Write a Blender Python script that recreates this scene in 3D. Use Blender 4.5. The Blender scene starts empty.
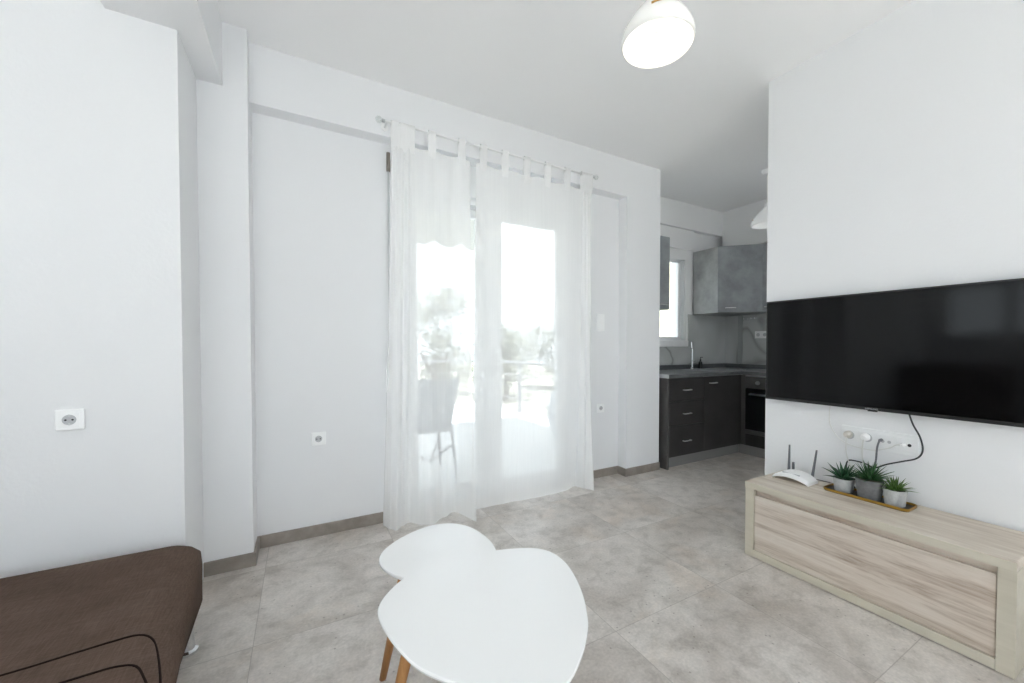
import bpy, bmesh, math, random
from mathutils import Vector, Matrix
random.seed(7)
S = bpy.context.scene
COL = S.collection
PI = math.pi

# ------------------------------------------------------------------ materials
def newmat(name):
    m = bpy.data.materials.new(name); m.use_nodes = True
    nt = m.node_tree
    b = nt.nodes['Principled BSDF']
    return m, nt, b

def mat(name, col, rough=.5, metal=0., spec=.5, bump=0., bscale=60., var=0., vscale=6., coat=0., vstretch=None):
    m, nt, b = newmat(name)
    b.inputs['Base Color'].default_value = (*col, 1)
    b.inputs['Roughness'].default_value = rough
    b.inputs['Metallic'].default_value = metal
    b.inputs['Specular IOR Level'].default_value = spec
    b.inputs['Coat Weight'].default_value = coat
    tc = nt.nodes.new('ShaderNodeTexCoord')
    if bump:
        n = nt.nodes.new('ShaderNodeTexNoise'); n.inputs['Scale'].default_value = bscale
        n.inputs['Detail'].default_value = 4
        nt.links.new(tc.outputs['Object'], n.inputs['Vector'])
        bp = nt.nodes.new('ShaderNodeBump'); bp.inputs['Strength'].default_value = bump
        bp.inputs['Distance'].default_value = .01
        nt.links.new(n.outputs['Fac'], bp.inputs['Height'])
        nt.links.new(bp.outputs['Normal'], b.inputs['Normal'])
    if var:
        n = nt.nodes.new('ShaderNodeTexNoise'); n.inputs['Scale'].default_value = vscale
        n.inputs['Detail'].default_value = 6; n.inputs['Roughness'].default_value = .6
        src = tc.outputs['Object']
        if vstretch:
            mp = nt.nodes.new('ShaderNodeMapping'); mp.inputs['Scale'].default_value = vstretch
            nt.links.new(src, mp.inputs['Vector']); src = mp.outputs['Vector']
        nt.links.new(src, n.inputs['Vector'])
        r = nt.nodes.new('ShaderNodeValToRGB')
        r.color_ramp.elements[0].position = .3; r.color_ramp.elements[1].position = .7
        r.color_ramp.elements[0].color = (*[c * (1 - var) for c in col], 1)
        r.color_ramp.elements[1].color = (*[min(1, c * (1 + var)) for c in col], 1)
        nt.links.new(n.outputs['Fac'], r.inputs['Fac'])
        nt.links.new(r.outputs['Color'], b.inputs['Base Color'])
    return m

def mth(nt, op, a, b=None, c=None):
    n = nt.nodes.new('ShaderNodeMath'); n.operation = op
    for i, v in enumerate((a, b, c)):
        if v is None: continue
        if isinstance(v, (int, float)): n.inputs[i].default_value = v
        else: nt.links.new(v, n.inputs[i])
    return n.outputs[0]

def mixc(nt, fac, a, b, blend='MIX'):
    n = nt.nodes.new('ShaderNodeMix'); n.data_type = 'RGBA'; n.blend_type = blend
    for sock, v in ((n.inputs[0], fac), (n.inputs[6], a), (n.inputs[7], b)):
        if isinstance(v, (int, float)): sock.default_value = v
        elif isinstance(v, tuple): sock.default_value = (*v, 1)
        else: nt.links.new(v, sock)
    return n.outputs[2]

def ramp(nt, fac, stops):
    r = nt.nodes.new('ShaderNodeValToRGB'); e = r.color_ramp.elements
    while len(e) < len(stops): e.new(.5)
    for el, (p, c) in zip(e, stops):
        el.position = p; el.color = (*c, 1)
    nt.links.new(fac, r.inputs['Fac'])
    return r.outputs['Color']

def noise(nt, vec, scale, detail=5, rough=.55, dist=0.):
    n = nt.nodes.new('ShaderNodeTexNoise')
    n.inputs['Scale'].default_value = scale; n.inputs['Detail'].default_value = detail
    n.inputs['Roughness'].default_value = rough; n.inputs['Distortion'].default_value = dist
    nt.links.new(vec, n.inputs['Vector'])
    return n.outputs['Fac']

TILE = .64
def floor_mat():
    m, nt, b = newmat('stone_floor_tile')
    tc = nt.nodes.new('ShaderNodeTexCoord'); v = tc.outputs['Object']
    sp = nt.nodes.new('ShaderNodeSeparateXYZ'); nt.links.new(v, sp.inputs[0])
    ax = mth(nt, 'DIVIDE', mth(nt, 'ADD', sp.outputs[0], .175 + 10 * TILE), TILE)
    ay = mth(nt, 'DIVIDE', mth(nt, 'ADD', sp.outputs[1], -1.235 + 10 * TILE), TILE)
    fx = mth(nt, 'FRACT', ax); fy = mth(nt, 'FRACT', ay)
    dx = mth(nt, 'MINIMUM', fx, mth(nt, 'SUBTRACT', 1., fx))
    dy = mth(nt, 'MINIMUM', fy, mth(nt, 'SUBTRACT', 1., fy))
    gr = mth(nt, 'LESS_THAN', mth(nt, 'MINIMUM', dx, dy), .0026)
    # every tile reads a different slice of the stone
    cmb = nt.nodes.new('ShaderNodeCombineXYZ')
    nt.links.new(sp.outputs[0], cmb.inputs[0]); nt.links.new(sp.outputs[1], cmb.inputs[1])
    cell = mth(nt, 'ADD', mth(nt, 'MULTIPLY', mth(nt, 'FLOOR', ax), 3.7), mth(nt, 'MULTIPLY', mth(nt, 'FLOOR', ay), 7.3))
    nt.links.new(cell, cmb.inputs[2])
    vv = cmb.outputs[0]
    n1 = noise(nt, vv, 2.6, 8, .62, .6)
    n2 = noise(nt, vv, 11., 6, .65, .3)
    n3 = noise(nt, vv, 90., 3, .5)
    c1 = ramp(nt, n1, [(.30, (.43, .388, .352)), (.46, (.55, .51, .475)), (.60, (.645, .608, .572)), (.76, (.52, .478, .442))])
    c2 = ramp(nt, n2, [(.34, (.74, .725, .71)), (.5, (1, 1, 1)), (.68, (1.12, 1.11, 1.10))])
    c = mixc(nt, .75, c1, c2, 'MULTIPLY')
    vo = nt.nodes.new('ShaderNodeTexVoronoi'); vo.inputs['Scale'].default_value = 20.
    nt.links.new(vv, vo.inputs['Vector'])
    speck = mth(nt, 'LESS_THAN', vo.outputs['Distance'], .085)
    c = mixc(nt, mth(nt, 'MULTIPLY', speck, .5), c, (.17, .15, .13))
    sc = ramp(nt, n3, [(.35, (.92, .92, .92)), (.65, (1.06, 1.06, 1.06))])
    c = mixc(nt, 1., c, sc, 'MULTIPLY')
    wt_ = ramp(nt, noise(nt, vv, 1.7, 5, .6, .8), [(.38, (1.03, 1.03, 1.04)), (.52, (1., 1., 1.)), (.68, (.99, .925, .87))])
    c = mixc(nt, .8, c, wt_, 'MULTIPLY')
    c = mixc(nt, mth(nt, 'MULTIPLY', gr, .5), c, (.27, .245, .22))
    nt.links.new(c, b.inputs['Base Color'])
    ro = mth(nt, 'ADD', mth(nt, 'MULTIPLY', n2, .3), .26)
    nt.links.new(ro, b.inputs['Roughness'])
    b.inputs['Specular IOR Level'].default_value = .45
    return m

def wood_mat(name, stops, axis='Y', fine=1.):
    m, nt, b = newmat(name)
    tc = nt.nodes.new('ShaderNodeTexCoord')
    mp = nt.nodes.new('ShaderNodeMapping')
    mp.inputs['Scale'].default_value = {'Y': (13, .95, 13), 'Z': (16, 16, 1.3), 'X': (1.6, 14, 14)}[axis]
    nt.links.new(tc.outputs['Object'], mp.inputs['Vector'])
    n1 = noise(nt, mp.outputs[0], 1.6 * fine, 9, .68, .7)
    n2 = noise(nt, mp.outputs[0], 9. * fine, 5, .6, .2)
    f = mth(nt, 'ADD', mth(nt, 'MULTIPLY', n1, .75), mth(nt, 'MULTIPLY', n2, .25))
    nt.links.new(ramp(nt, f, stops), b.inputs['Base Color'])
    b.inputs['Roughness'].default_value = .5
    bp = nt.nodes.new('ShaderNodeBump'); bp.inputs['Strength'].default_value = .12; bp.inputs['Distance'].default_value = .004
    nt.links.new(f, bp.inputs['Height']); nt.links.new(bp.outputs[0], b.inputs['Normal'])
    return m

def sheer_mat(name, dens, col=(.98, .98, .98)):
    m = bpy.data.materials.new(name); m.use_nodes = True
    nt = m.node_tree; nt.nodes.clear()
    out = nt.nodes.new('ShaderNodeOutputMaterial')
    tr = nt.nodes.new('ShaderNodeBsdfTransparent')
    df = nt.nodes.new('ShaderNodeBsdfDiffuse'); df.inputs[0].default_value = (*col, 1)
    tl = nt.nodes.new('ShaderNodeBsdfTranslucent'); tl.inputs[0].default_value = (*col, 1)
    mx = nt.nodes.new('ShaderNodeMixShader'); mx.inputs[0].default_value = .16
    nt.links.new(df.outputs[0], mx.inputs[1]); nt.links.new(tl.outputs[0], mx.inputs[2])
    m2 = nt.nodes.new('ShaderNodeMixShader')
    tc = nt.nodes.new('ShaderNodeTexCoord')
    mp = nt.nodes.new('ShaderNodeMapping'); mp.inputs['Scale'].default_value = (40, 40, .6)
    nt.links.new(tc.outputs['Object'], mp.inputs[0])
    n = noise(nt, mp.outputs[0], 3., 3)
    f = mth(nt, 'ADD', mth(nt, 'MULTIPLY', n, .07), dens - .035)
    nt.links.new(f, m2.inputs[0])
    nt.links.new(tr.outputs[0], m2.inputs[1]); nt.links.new(mx.outputs[0], m2.inputs[2])
    nt.links.new(m2.outputs[0], out.inputs[0])
    return m

def glass_mat(name, refl=.05):
    m = bpy.data.materials.new(name); m.use_nodes = True
    nt = m.node_tree; nt.nodes.clear()
    out = nt.nodes.new('ShaderNodeOutputMaterial')
    tr = nt.nodes.new('ShaderNodeBsdfTransparent'); tr.inputs[0].default_value = (.96, .98, .97, 1)
    gl = nt.nodes.new('ShaderNodeBsdfGlossy'); gl.inputs['Roughness'].default_value = .02
    mx = nt.nodes.new('ShaderNodeMixShader'); mx.inputs[0].default_value = refl
    nt.links.new(tr.outputs[0], mx.inputs[1]); nt.links.new(gl.outputs[0], mx.inputs[2])
    nt.links.new(mx.outputs[0], out.inputs[0])
    return m

def emit_glass(name, col, strength):
    m, nt, b = newmat(name)
    b.inputs['Base Color'].default_value = (.9, .9, .88, 1)
    b.inputs['Roughness'].default_value = .18
    b.inputs['Emission Color'].default_value = (*col, 1)
    b.inputs['Emission Strength'].default_value = strength
    return m

def marble_mat():
    m, nt, b = newmat('grey_marble_tile')
    tc = nt.nodes.new('ShaderNodeTexCoord'); v = tc.outputs['Object']
    mp = nt.nodes.new('ShaderNodeMapping'); mp.inputs['Rotation'].default_value = (.5, .7, .3)
    nt.links.new(v, mp.inputs[0])
    n = noise(nt, mp.outputs[0], 1.25, 3, .45, .55)
    d = mth(nt, 'ABSOLUTE', mth(nt, 'SUBTRACT', n, .5))
    c = ramp(nt, d, [(0., (.30, .30, .29)), (.022, (.50, .515, .51)), (.16, (.60, .615, .61))])
    nt.links.new(c, b.inputs['Base Color'])
    b.inputs['Roughness'].default_value = .25
    return m

def fabric_mat():
    m, nt, b = newmat('brown_sofa_fabric')
    tc = nt.nodes.new('ShaderNodeTexCoord'); v = tc.outputs['Object']
    def streak(sc):
        mp = nt.nodes.new('ShaderNodeMapping'); mp.inputs['Scale'].default_value = sc
        nt.links.new(v, mp.inputs[0]); return noise(nt, mp.outputs[0], 6., 5, .6)
    a = streak((3, 40, 40)); c = streak((40, 3, 40)); big = noise(nt, v, 5., 4)
    f = mth(nt, 'ADD', mth(nt, 'MULTIPLY', mth(nt, 'ADD', a, c), .35), mth(nt, 'MULTIPLY', big, .3))
    nt.links.new(ramp(nt, f, [(.35, (.074, .050, .039)), (.5, (.112, .077, .061)), (.65, (.155, .110, .088))]), b.inputs['Base Color'])
    b.inputs['Roughness'].default_value = .9
    b.inputs['Specular IOR Level'].default_value = .06
    b.inputs['Sheen Weight'].default_value = 0
    bp = nt.nodes.new('ShaderNodeBump'); bp.inputs['Strength'].default_value = .25; bp.inputs['Distance'].default_value = .002
    nt.links.new(mth(nt, 'ADD', a, c), bp.inputs['Height']); nt.links.new(bp.outputs[0], b.inputs['Normal'])
    return m

M = dict(
    wall=mat('white_plaster', (.825, .83, .845), .75, spec=.25, bump=.10, bscale=70.),
    wall2=mat('white_paint', (.825, .83, .845), .75, spec=.25),
    ceil=mat('ceiling_paint', (.93, .93, .935), .8, spec=.2),
    kwall=mat('kitchen_wall_paint', (.90, .90, .90), .75, spec=.25),
    floor=floor_mat(),
    skirt=mat('stone_skirting', (.30, .265, .235), .45, var=.22, vscale=9.),
    pvc=mat('white_pvc', (.84, .85, .86), .3),
    plastic=mat('white_plastic', (.94, .945, .95), .3),
    hole=mat('dark_hole', (.02, .02, .022), .5),
    shade_grey=mat('pale_grey_plastic', (.50, .51, .53), .35),
    sheer=sheer_mat('sheer_voile', .66),
    hem=sheer_mat('sheer_voile_hem', .68),
    tab=sheer_mat('sheer_voile_tab', .7),
    glass=glass_mat('window_glass', .05),
    crystal=glass_mat('clear_acrylic', .25),
    rod=mat('white_rod', (.88, .88, .88), .3),
    chrome=mat('chrome', (.82, .83, .85), .12, metal=1),
    steel=mat('brushed_steel', (.60, .61, .62), .32, metal=1),
    brass=mat('aged_brass', (.55, .33, .10), .35, metal=.7),
    tabletop=mat('white_lacquer', (.93, .935, .94), .22, coat=.3),
    oakleg=wood_mat('oiled_oak', [(.3, (.25, .105, .03)), (.5, (.36, .165, .052)), (.7, (.45, .23, .085))], 'Z', .7),
    fabric=fabric_mat(),
    seam=mat('dark_seam', (.018, .010, .008), .9, spec=.1),
    black=mat('black_plastic', (.012, .012, .013), .35),
    screen=mat('screen_glass', (.003, .003, .0032), .09, spec=.26),
    logo=mat('silver_logo', (.6, .6, .62), .3, metal=.4),
    woodpanel=wood_mat('washed_oak_panel', [(.32, (.33, .25, .195)), (.42, (.50, .415, .345)), (.52, (.64, .56, .485)), (.66, (.72, .655, .585))], 'Y'),
    woodtop=wood_mat('washed_oak_top', [(.30, (.42, .34, .27)), (.45, (.58, .50, .42)), (.58, (.68, .615, .53)), (.72, (.75, .70, .62))], 'Y'),
    woodframe=wood_mat('pale_ash_frame', [(.3, (.52, .475, .385)), (.55, (.60, .555, .46)), (.75, (.66, .615, .52))], 'Y', .6),
    router=mat('router_white', (.95, .955, .96), .3),
    antenna=mat('antenna_grey', (.13, .135, .15), .45),
    darkcab=mat('dark_slate_front', (.036, .033, .032), .42, var=.3, vscale=3.5),
    endcab=mat('slate_end_panel', (.085, .082, .08), .45, var=.2, vscale=4),
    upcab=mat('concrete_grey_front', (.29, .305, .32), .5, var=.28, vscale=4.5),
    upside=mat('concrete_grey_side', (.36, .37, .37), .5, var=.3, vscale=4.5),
    worktop=mat('grey_worktop', (.13, .135, .14), .3, var=.2, vscale=12),
    worktopedge=mat('pale_worktop_edge', (.55, .57, .58), .4),
    kick=mat('aluminium_kick', (.36, .36, .36), .4, metal=.5),
    ovenglass=mat('oven_glass', (.006, .007, .008), .08),
    marble=marble_mat(),
    shade=emit_glass('opal_glass_lit', (1., .95, .86), .03),
    shade2=emit_glass('opal_glass', (.92, .96, 1.), .05),
    tray_in=mat('tray_dark', (.025, .022, .02), .35),
    tray_rim=mat('tray_gold', (.50, .30, .06), .32, metal=.75),
    potl=mat('pale_cement', (.47, .475, .475), .85, var=.18, vscale=40),
    potd=mat('grey_cement', (.17, .17, .175), .85, var=.2, vscale=40),
    soil=mat('pebble_soil', (.20, .17, .12), .9, var=.5, vscale=150),
    soil2=mat('dark_soil', (.03, .028, .022), .9),
    leaf1=mat('deep_green_leaf', (.020, .085, .035), .45, var=.5, vscale=30),
    leaf2=mat('mid_green_leaf', (.035, .115, .035), .45, var=.5, vscale=30),
    leaf3=mat('fresh_green_leaf', (.10, .20, .04), .45, var=.6, vscale=40),
    cable_w=mat('white_cable', (.72, .72, .70), .5),
    cable_g=mat('grey_cable', (.17, .175, .19), .5),
    cable_k=mat('black_cable', (.03, .032, .036), .5),
    plug=mat('beige_plug', (.60, .57, .52), .45),
    railing=mat('grey_railing', (.16, .165, .18), .45),
    balfloor=mat('balcony_tile', (.62, .62, .61), .6, var=.06, vscale=3),
    ground=mat('pale_ground', (.25, .24, .20), .9, var=.25, vscale=.6),
    foliage=mat('olive_foliage', (.10, .105, .07), .8, var=.5, vscale=1.2),
    bark=mat('tree_bark', (.10, .075, .055), .9),
    rattan=mat('grey_rattan', (.40, .41, .44), .7, bump=.6, bscale=120),
    canvas=mat('awning_canvas', (.75, .74, .71), .9),
    cream=mat('cream_render', (.40, .37, .27), .9),
    strap=mat('brown_strap', (.23, .20, .175), .8),
    potout=mat('pale_planter', (.50, .52, .55), .7),
)

# ------------------------------------------------------------------ mesh helpers
class MB:
    def __init__(s): s.bm = bmesh.new()
    def box(s, x0, x1, y0, y1, z0, z1, mi=0):
        v = [s.bm.verts.new(p) for p in ((x0,y0,z0),(x1,y0,z0),(x1,y1,z0),(x0,y1,z0),(x0,y0,z1),(x1,y0,z1),(x1,y1,z1),(x0,y1,z1))]
        for q in ((0,3,2,1),(4,5,6,7),(0,1,5,4),(1,2,6,5),(2,3,7,6),(3,0,4,7)):
            f = s.bm.faces.new([v[i] for i in q]); f.material_index = mi
        return s
    def obox(s, c, ax, ay, az):
        """box with centre c and half-axis vectors"""
        c, ax, ay, az = Vector(c), Vector(ax), Vector(ay), Vector(az)
        v = [s.bm.verts.new(c + ax*i + ay*j + az*k) for k in (-1,1) for i, j in ((-1,-1),(1,-1),(1,1),(-1,1))]
        for q in ((0,3,2,1),(4,5,6,7),(0,1,5,4),(1,2,6,5),(2,3,7,6),(3,0,4,7)):
            s.bm.faces.new([v[i] for i in q])
        return s
    def loft(s, rings, cap=True, closed=True):
        R = [[s.bm.verts.new(p) for p in r] for r in rings]
        n = len(R[0])
        for a, b in zip(R, R[1:]):
            for i in range(n if closed else n - 1):
                s.bm.faces.new((a[i], a[(i+1) % n], b[(i+1) % n], b[i]))
        if cap and closed:
            s.bm.faces.new(list(reversed(R[0]))); s.bm.faces.new(R[-1])
        return s
    def prism(s, out, z0, z1):
        return s.loft([[(x, y, z0) for x, y in out], [(x, y, z1) for x, y in out]])
    def tube(s, pts, r, seg=8, cap=True):
        pts = [Vector(p) for p in pts]
        rs = r if isinstance(r, (list, tuple)) else [r] * len(pts)
        up = None; rings = []
        for i, p in enumerate(pts):
            t = (pts[min(i+1, len(pts)-1)] - pts[max(i-1, 0)]).normalized()
            if up is None:
                up = t.orthogonal().normalized()
            else:
                up = (up - t * up.dot(t))
                up = up.normalized() if up.length > 1e-6 else t.orthogonal().normalized()
            b = t.cross(up)
            rings.append([p + (up * math.cos(a) + b * math.sin(a)) * rs[i] for a in [2*PI*k/seg for k in range(seg)]])
        return s.loft(rings, cap)
    def lathe(s, prof, c=(0, 0, 0), seg=24, cap=True):
        rings = [[(c[0] + r*math.cos(2*PI*k/seg), c[1] + r*math.sin(2*PI*k/seg), c[2] + z) for k in range(seg)] for r, z in prof]
        return s.loft(rings, cap)
    def disc(s, c, n, r, h, seg=24, r2=None):
        c, n = Vector(c), Vector(n).normalized(); u = n.orthogonal().normalized(); w = n.cross(u)
        ring = lambda o, q: [c + n*o + (u*math.cos(2*PI*k/seg) + w*math.sin(2*PI*k/seg))*q for k in range(seg)]
        return s.loft([ring(0, r), ring(h, r if r2 is None else r2)])
    def build(s, name, m, parent=None, smooth=False, bevel=0., bseg=2, subsurf=0, solid=0.):
        base = Vector((0, 0, 0)); p = parent
        while p is not None:
            base += p.location; p = p.parent
        bmesh.ops.recalc_face_normals(s.bm, faces=s.bm.faces)
        for v in s.bm.verts: v.co -= base
        me = bpy.data.meshes.new(name); s.bm.to_mesh(me); s.bm.free()
        ms = m if isinstance(m, (list, tuple)) else [m]
        for k in ms: me.materials.append(k)
        if smooth:
            for f in me.polygons: f.use_smooth = True
        o = bpy.data.objects.new(name, me); COL.objects.link(o)
        o.parent = parent
        if solid:
            k = o.modifiers.new('solid', 'SOLIDIFY'); k.thickness = solid; k.offset = 0
        if bevel:
            k = o.modifiers.new('bevel', 'BEVEL'); k.width = bevel; k.segments = bseg
            k.limit_method = 'ANGLE'; k.angle_limit = .6
            if smooth: k.harden_normals = False
        if subsurf:
            k = o.modifiers.new('sub', 'SUBSURF'); k.levels = subsurf; k.render_levels = subsurf
        return o

def B(*a): return MB().box(*a)
def tag(o, label, cat, group=None, kind=None):
    if label: o['label'] = label
    if cat: o['category'] = cat
    if group: o['group'] = group
    if kind: o['kind'] = kind
    return o
def thing(name, label, cat, loc=(0, 0, 0), group=None, kind=None):
    o = bpy.data.objects.new(name, None); o.empty_display_size = .1
    o.location = loc; COL.objects.link(o)
    return tag(o, label, cat, group, kind)
def struct(name, mb, m, label, cat, parent=None, **k):
    o = mb.build(name, m, parent, **k)
    if parent is None: tag(o, label, cat, kind='structure')
    return o
def spline(pts, n=8, closed=False):
    P = [Vector(p) for p in pts]; out = []; N = len(P)
    rng = range(N if closed else N - 1)
    for i in rng:
        g = (lambda j: P[j % N]) if closed else (lambda j: P[max(0, min(N-1, j))])
        a, b, c, d = g(i-1), g(i), g(i+1), g(i+2)
        for k in range(n):
            t = k / n
            out.append(.5*((2*b) + (c-a)*t + (2*a-5*b+4*c-d)*t*t + (3*b-a-3*c+d)*t**3))
    if not closed: out.append(P[-1])
    return out

# ------------------------------------------------------------------ key dimensions
H = 2.817; SF = 2.494
YC, YB, YN, YF = 2.5806, 2.6815, 2.7857, 2.2244
XF, XB, XD, XE = -.4395, -.232, 2.509, 2.925
XT, YT = 2.5465, 1.4612
BBH = .070
XL, YK = -2.8, -2.6          # left wall, rear wall
XR, YW = 4.70, 3.22          # kitchen right wall and window wall

# ------------------------------------------------------------------ the room shell
struct('floor', B(XL - .2, XR + .2, YK - .2, 3.0, -.12, 0.).box(XE, XR + .2, 3.0, YW + .2, -.12, 0.), M['floor'], 'grey stone look tiles over the whole floor', 'floor')
struct('ceiling', B(XL - .2, XR + .2, YK - .2, YW + .25, H, H + .15), M['ceil'], 'plain white painted ceiling', 'ceiling')
struct('wall_left_front', B(XL - .2, XF, YF, 3.05, 0, H), M['wall'], 'white wall with the lone socket behind the brown sofa', 'wall')
struct('wall_left_pier', B(XF, XB, YC, 3.05, 0, H), M['wall2'], 'narrow white pier between the sofa wall and the window niche', 'wall')
struct('wall_left_beam', B(-.655, -.335, YK, YF, SF, H).box(XF, -.335, YF, YC, SF, H), M['wall2'], 'white ceiling beam dropping over the sofa wall corner', 'beam')
DX0, DX1, DZ1 = .575, 2.165, SF
wn = MB()
wn.box(XB, DX0, YN, 3.05, 0, SF).box(DX1, XD, YN, 3.05, 0, SF)
struct('wall_window', wn, M['wall2'], 'white recessed wall around the balcony door', 'wall')
struct('wall_window_beam', B(XB, XD, YB, 3.05, SF, H), M['wall2'], 'white beam above the balcony door niche', 'beam')
struct('wall_right_pier', B(XD, XE, YB, YW + .2, 0, H), M['wall2'], 'white pier between balcony door and kitchen', 'wall')
struct('wall_right', B(XT, XT + .13, YK, YT, 0, H), M['wall'], 'white wall carrying the television', 'wall')
BW = (-2.3, 1.5, .05, 2.45)  # rear wall opening, added out of view to brighten the room
KB = (3.0, 4.45, .75, 2.45)  # kitchen rear opening, put in to lift the dim kitchen
struct('wall_back', B(XL - .2, BW[0], YK - .2, YK, 0, H).box(BW[1], KB[0], YK - .2, YK, 0, H).box(KB[1], XR + .2, YK - .2, YK, 0, H).box(KB[0], KB[1], YK - .2, YK, 0, KB[2]).box(KB[0], KB[1], YK - .2, YK, KB[3], H).box(BW[0], BW[1], YK - .2, YK, 0, BW[2])\
    .box(BW[0], BW[1], YK - .2, YK, BW[3], H), M['wall2'], 'unseen white rear wall with openings added for light', 'wall')
LW = (.75, 2.03, 1.27, 2.05)
wl = MB().box(XL - .2, XL, YK, LW[0], 0, H).box(XL - .2, XL, LW[1], YF, 0, H).box(XL - .2, XL, LW[0], LW[1], 0, LW[2]).box(XL - .2, XL, LW[0], LW[1], LW[3], H)
struct('wall_left', wl, M['wall2'], 'white side wall with the wide window', 'wall')
# kitchen
KX0, KX1, KZ0, KZ1 = 3.33, 3.93, 1.235, 2.185
wk = MB().box(XE, KX0, YW, YW + .2, 0, H).box(KX1, XR + .2, YW, YW + .2, 0, H).box(KX0, KX1, YW, YW + .2, 0, KZ0).box(KX0, KX1, YW, YW + .2, KZ1, H)
struct('wall_kitchen_window', wk, M['kwall'], 'pale kitchen wall around the small window', 'wall')
struct('wall_kitchen_right', B(XR, XR + .2, YK, YW, 0, H), M['kwall'], 'pale kitchen wall behind the oven run', 'wall')
struct('wall_kitchen_beam', B(XE, XR, 3.15, YW, 2.525, H), M['kwall'], 'beam above the kitchen window', 'beam')
struct('wall_kitchen_bulkhead', B(4.52, XR, YK, 3.15, 2.335, H), M['kwall'], 'bulkhead above the kitchen wall cabinets', 'beam')
struct('trim_shutter_box', B(XE, 4.035, YW - .035, YW, 2.30, 2.525), M['kwall'], 'pale roller shutter box above the kitchen window', 'trim')
struct('trim_kitchen_sill', B(XE, 3.985, YW - .013, YW, 1.162, 1.232), M['kwall'], 'pale ledge under the kitchen window', 'trim', bevel=.003)
bs = MB().box(XE, 3.985, YW - .012, YW, .952, 1.160).box(3.985, XR - .012, YW - .012, YW, .952, 1.545).box(XR - .012, XR, .8, YW, .952, 1.545)
struct('wall_backsplash', bs, M['marble'], 'veined grey marble tile backsplash over the worktop', 'backsplash')
struct('trim_backsplash', B(XR - .02, XR - .0125, 2.98, 3.035, .952, 1.544), mat('tile_trim', (.36, .37, .375), .35), 'darker grey vertical strip in the marble backsplash', 'trim')
# baseboards
t = .012
bb = [('baseboard_pier_left', [(XF, XB, YC - t, YC), (XB, XB + t, YC - t, YN)], 'stone skirting round the narrow left pier'),
      ('baseboard_niche_left', [(XB + t, DX0 - .04, YN - t, YN)], 'stone skirting in the niche left of the curtains'),
      ('baseboard_niche_right', [(DX1 + .02, XD, YN - t, YN)], 'stone skirting in the niche right of the curtains'),
      ('baseboard_pier_right', [(XD - t, XD, YB - t, YN - t), (XD, XE, YB - t, YB)], 'stone skirting round the pier beside the kitchen'),
      ('baseboard_right', [(XT - t, XT, YK, YT)], 'stone skirting under the television wall'),
      ('baseboard_left_front', [(XL, XF, YF - t, YF)], 'stone skirting behind the sofa')]
for n, bx, lb in bb:
    mb = MB()
    for x0, x1, y0, y1 in bx: mb.box(x0, x1, y0, y1, 0, BBH)
    struct(n, mb, M['skirt'], lb, 'skirting')

# ------------------------------------------------------------------ balcony door (sliding, two leaves) + roller shutter box
d = thing('door_balcony', 'white framed sliding balcony door behind the sheer curtains', 'door', (DX0, 2.93, 0), kind='structure')
f = MB()
f.box(DX0, DX0 + .05, 2.84, 2.99, .03, 2.22).box(DX1 - .06, DX1, 2.84, 2.99, .03, 2.22)
f.box(DX0, DX1, 2.84, 2.99, 0, .03).box(DX0, DX1, 2.84, 2.99, 2.22, 2.26)
f.build('door_frame', M['pvc'], d, bevel=.003)
B(DX0, DX1, 2.80, 3.03, 2.26, SF).build('shutter_box', M['pvc'], d, bevel=.004)
def leaf(x0, x1, y0, y1, sl, sr, name):
    z0, z1 = .032, 2.218
    gz0, gz1 = .122, 2.152
    l = MB().box(x0, x0 + sl, y0, y1, z0, z1).box(x1 - sr, x1, y0, y1, z0, z1)
    l.box(x0 + sl, x1 - sr, y0, y1, z0, gz0).box(x0 + sl, x1 - sr, y0, y1, gz1, z1)
    o = l.build(name, M['pvc'], d, bevel=.004)
    ym = (y0 + y1) / 2
    g = MB().box(x0 + sl, x1 - sr, ym - .003, ym + .003, gz0, gz1)
    g.build('glass_pane', M['glass'], o)
    return o
leaf(.63, 1.335, 2.925, 2.972, .095, .155, 'sliding_leaf')
l2 = leaf(1.255, 2.09, 2.862, 2.912, .115, .20, 'sliding_leaf')
MB().box(1.285, 1.305, 2.845, 2.862, .95, 1.12).build('leaf_handle', M['steel'], l2, bevel=.004)

# ------------------------------------------------------------------ kitchen window
w = thing('window_kitchen', 'small white framed kitchen window above the sink', 'window', (KX0, YW, KZ0), kind='structure')
f = MB()
f.box(KX0, KX0 + .045, YW + .01, YW + .06, KZ0, KZ1).box(KX1 - .05, KX1, YW + .01, YW + .06, KZ0, KZ1)
f.box(KX0, KX1, YW + .01, YW + .06, KZ0, KZ0 + .018).box(KX0, KX1, YW + .01, YW + .06, KZ1 - .018, KZ1)
f.build('window_frame', M['pvc'], w, bevel=.003)
f = MB()
a0, a1, c0, c1 = KX0 + .045, KX1 - .05, KZ0 + .018, KZ1 - .018
f.box(a0, a0 + .04, YW + .02, YW + .07, c0, c1).box(a1 - .04, a1, YW + .02, YW + .07, c0, c1)
f.box(a0, a1, YW + .02, YW + .07, c0, c0 + .022).box(a0, a1, YW + .02, YW + .07, c1 - .022, c1)
sa = f.build('sash', M['pvc'], w, bevel=.003)
B(a0 + .04, a1 - .04, YW + .042, YW + .048, c0 + .022, c1 - .022).build('glass_pane', M['glass'], sa)
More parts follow.
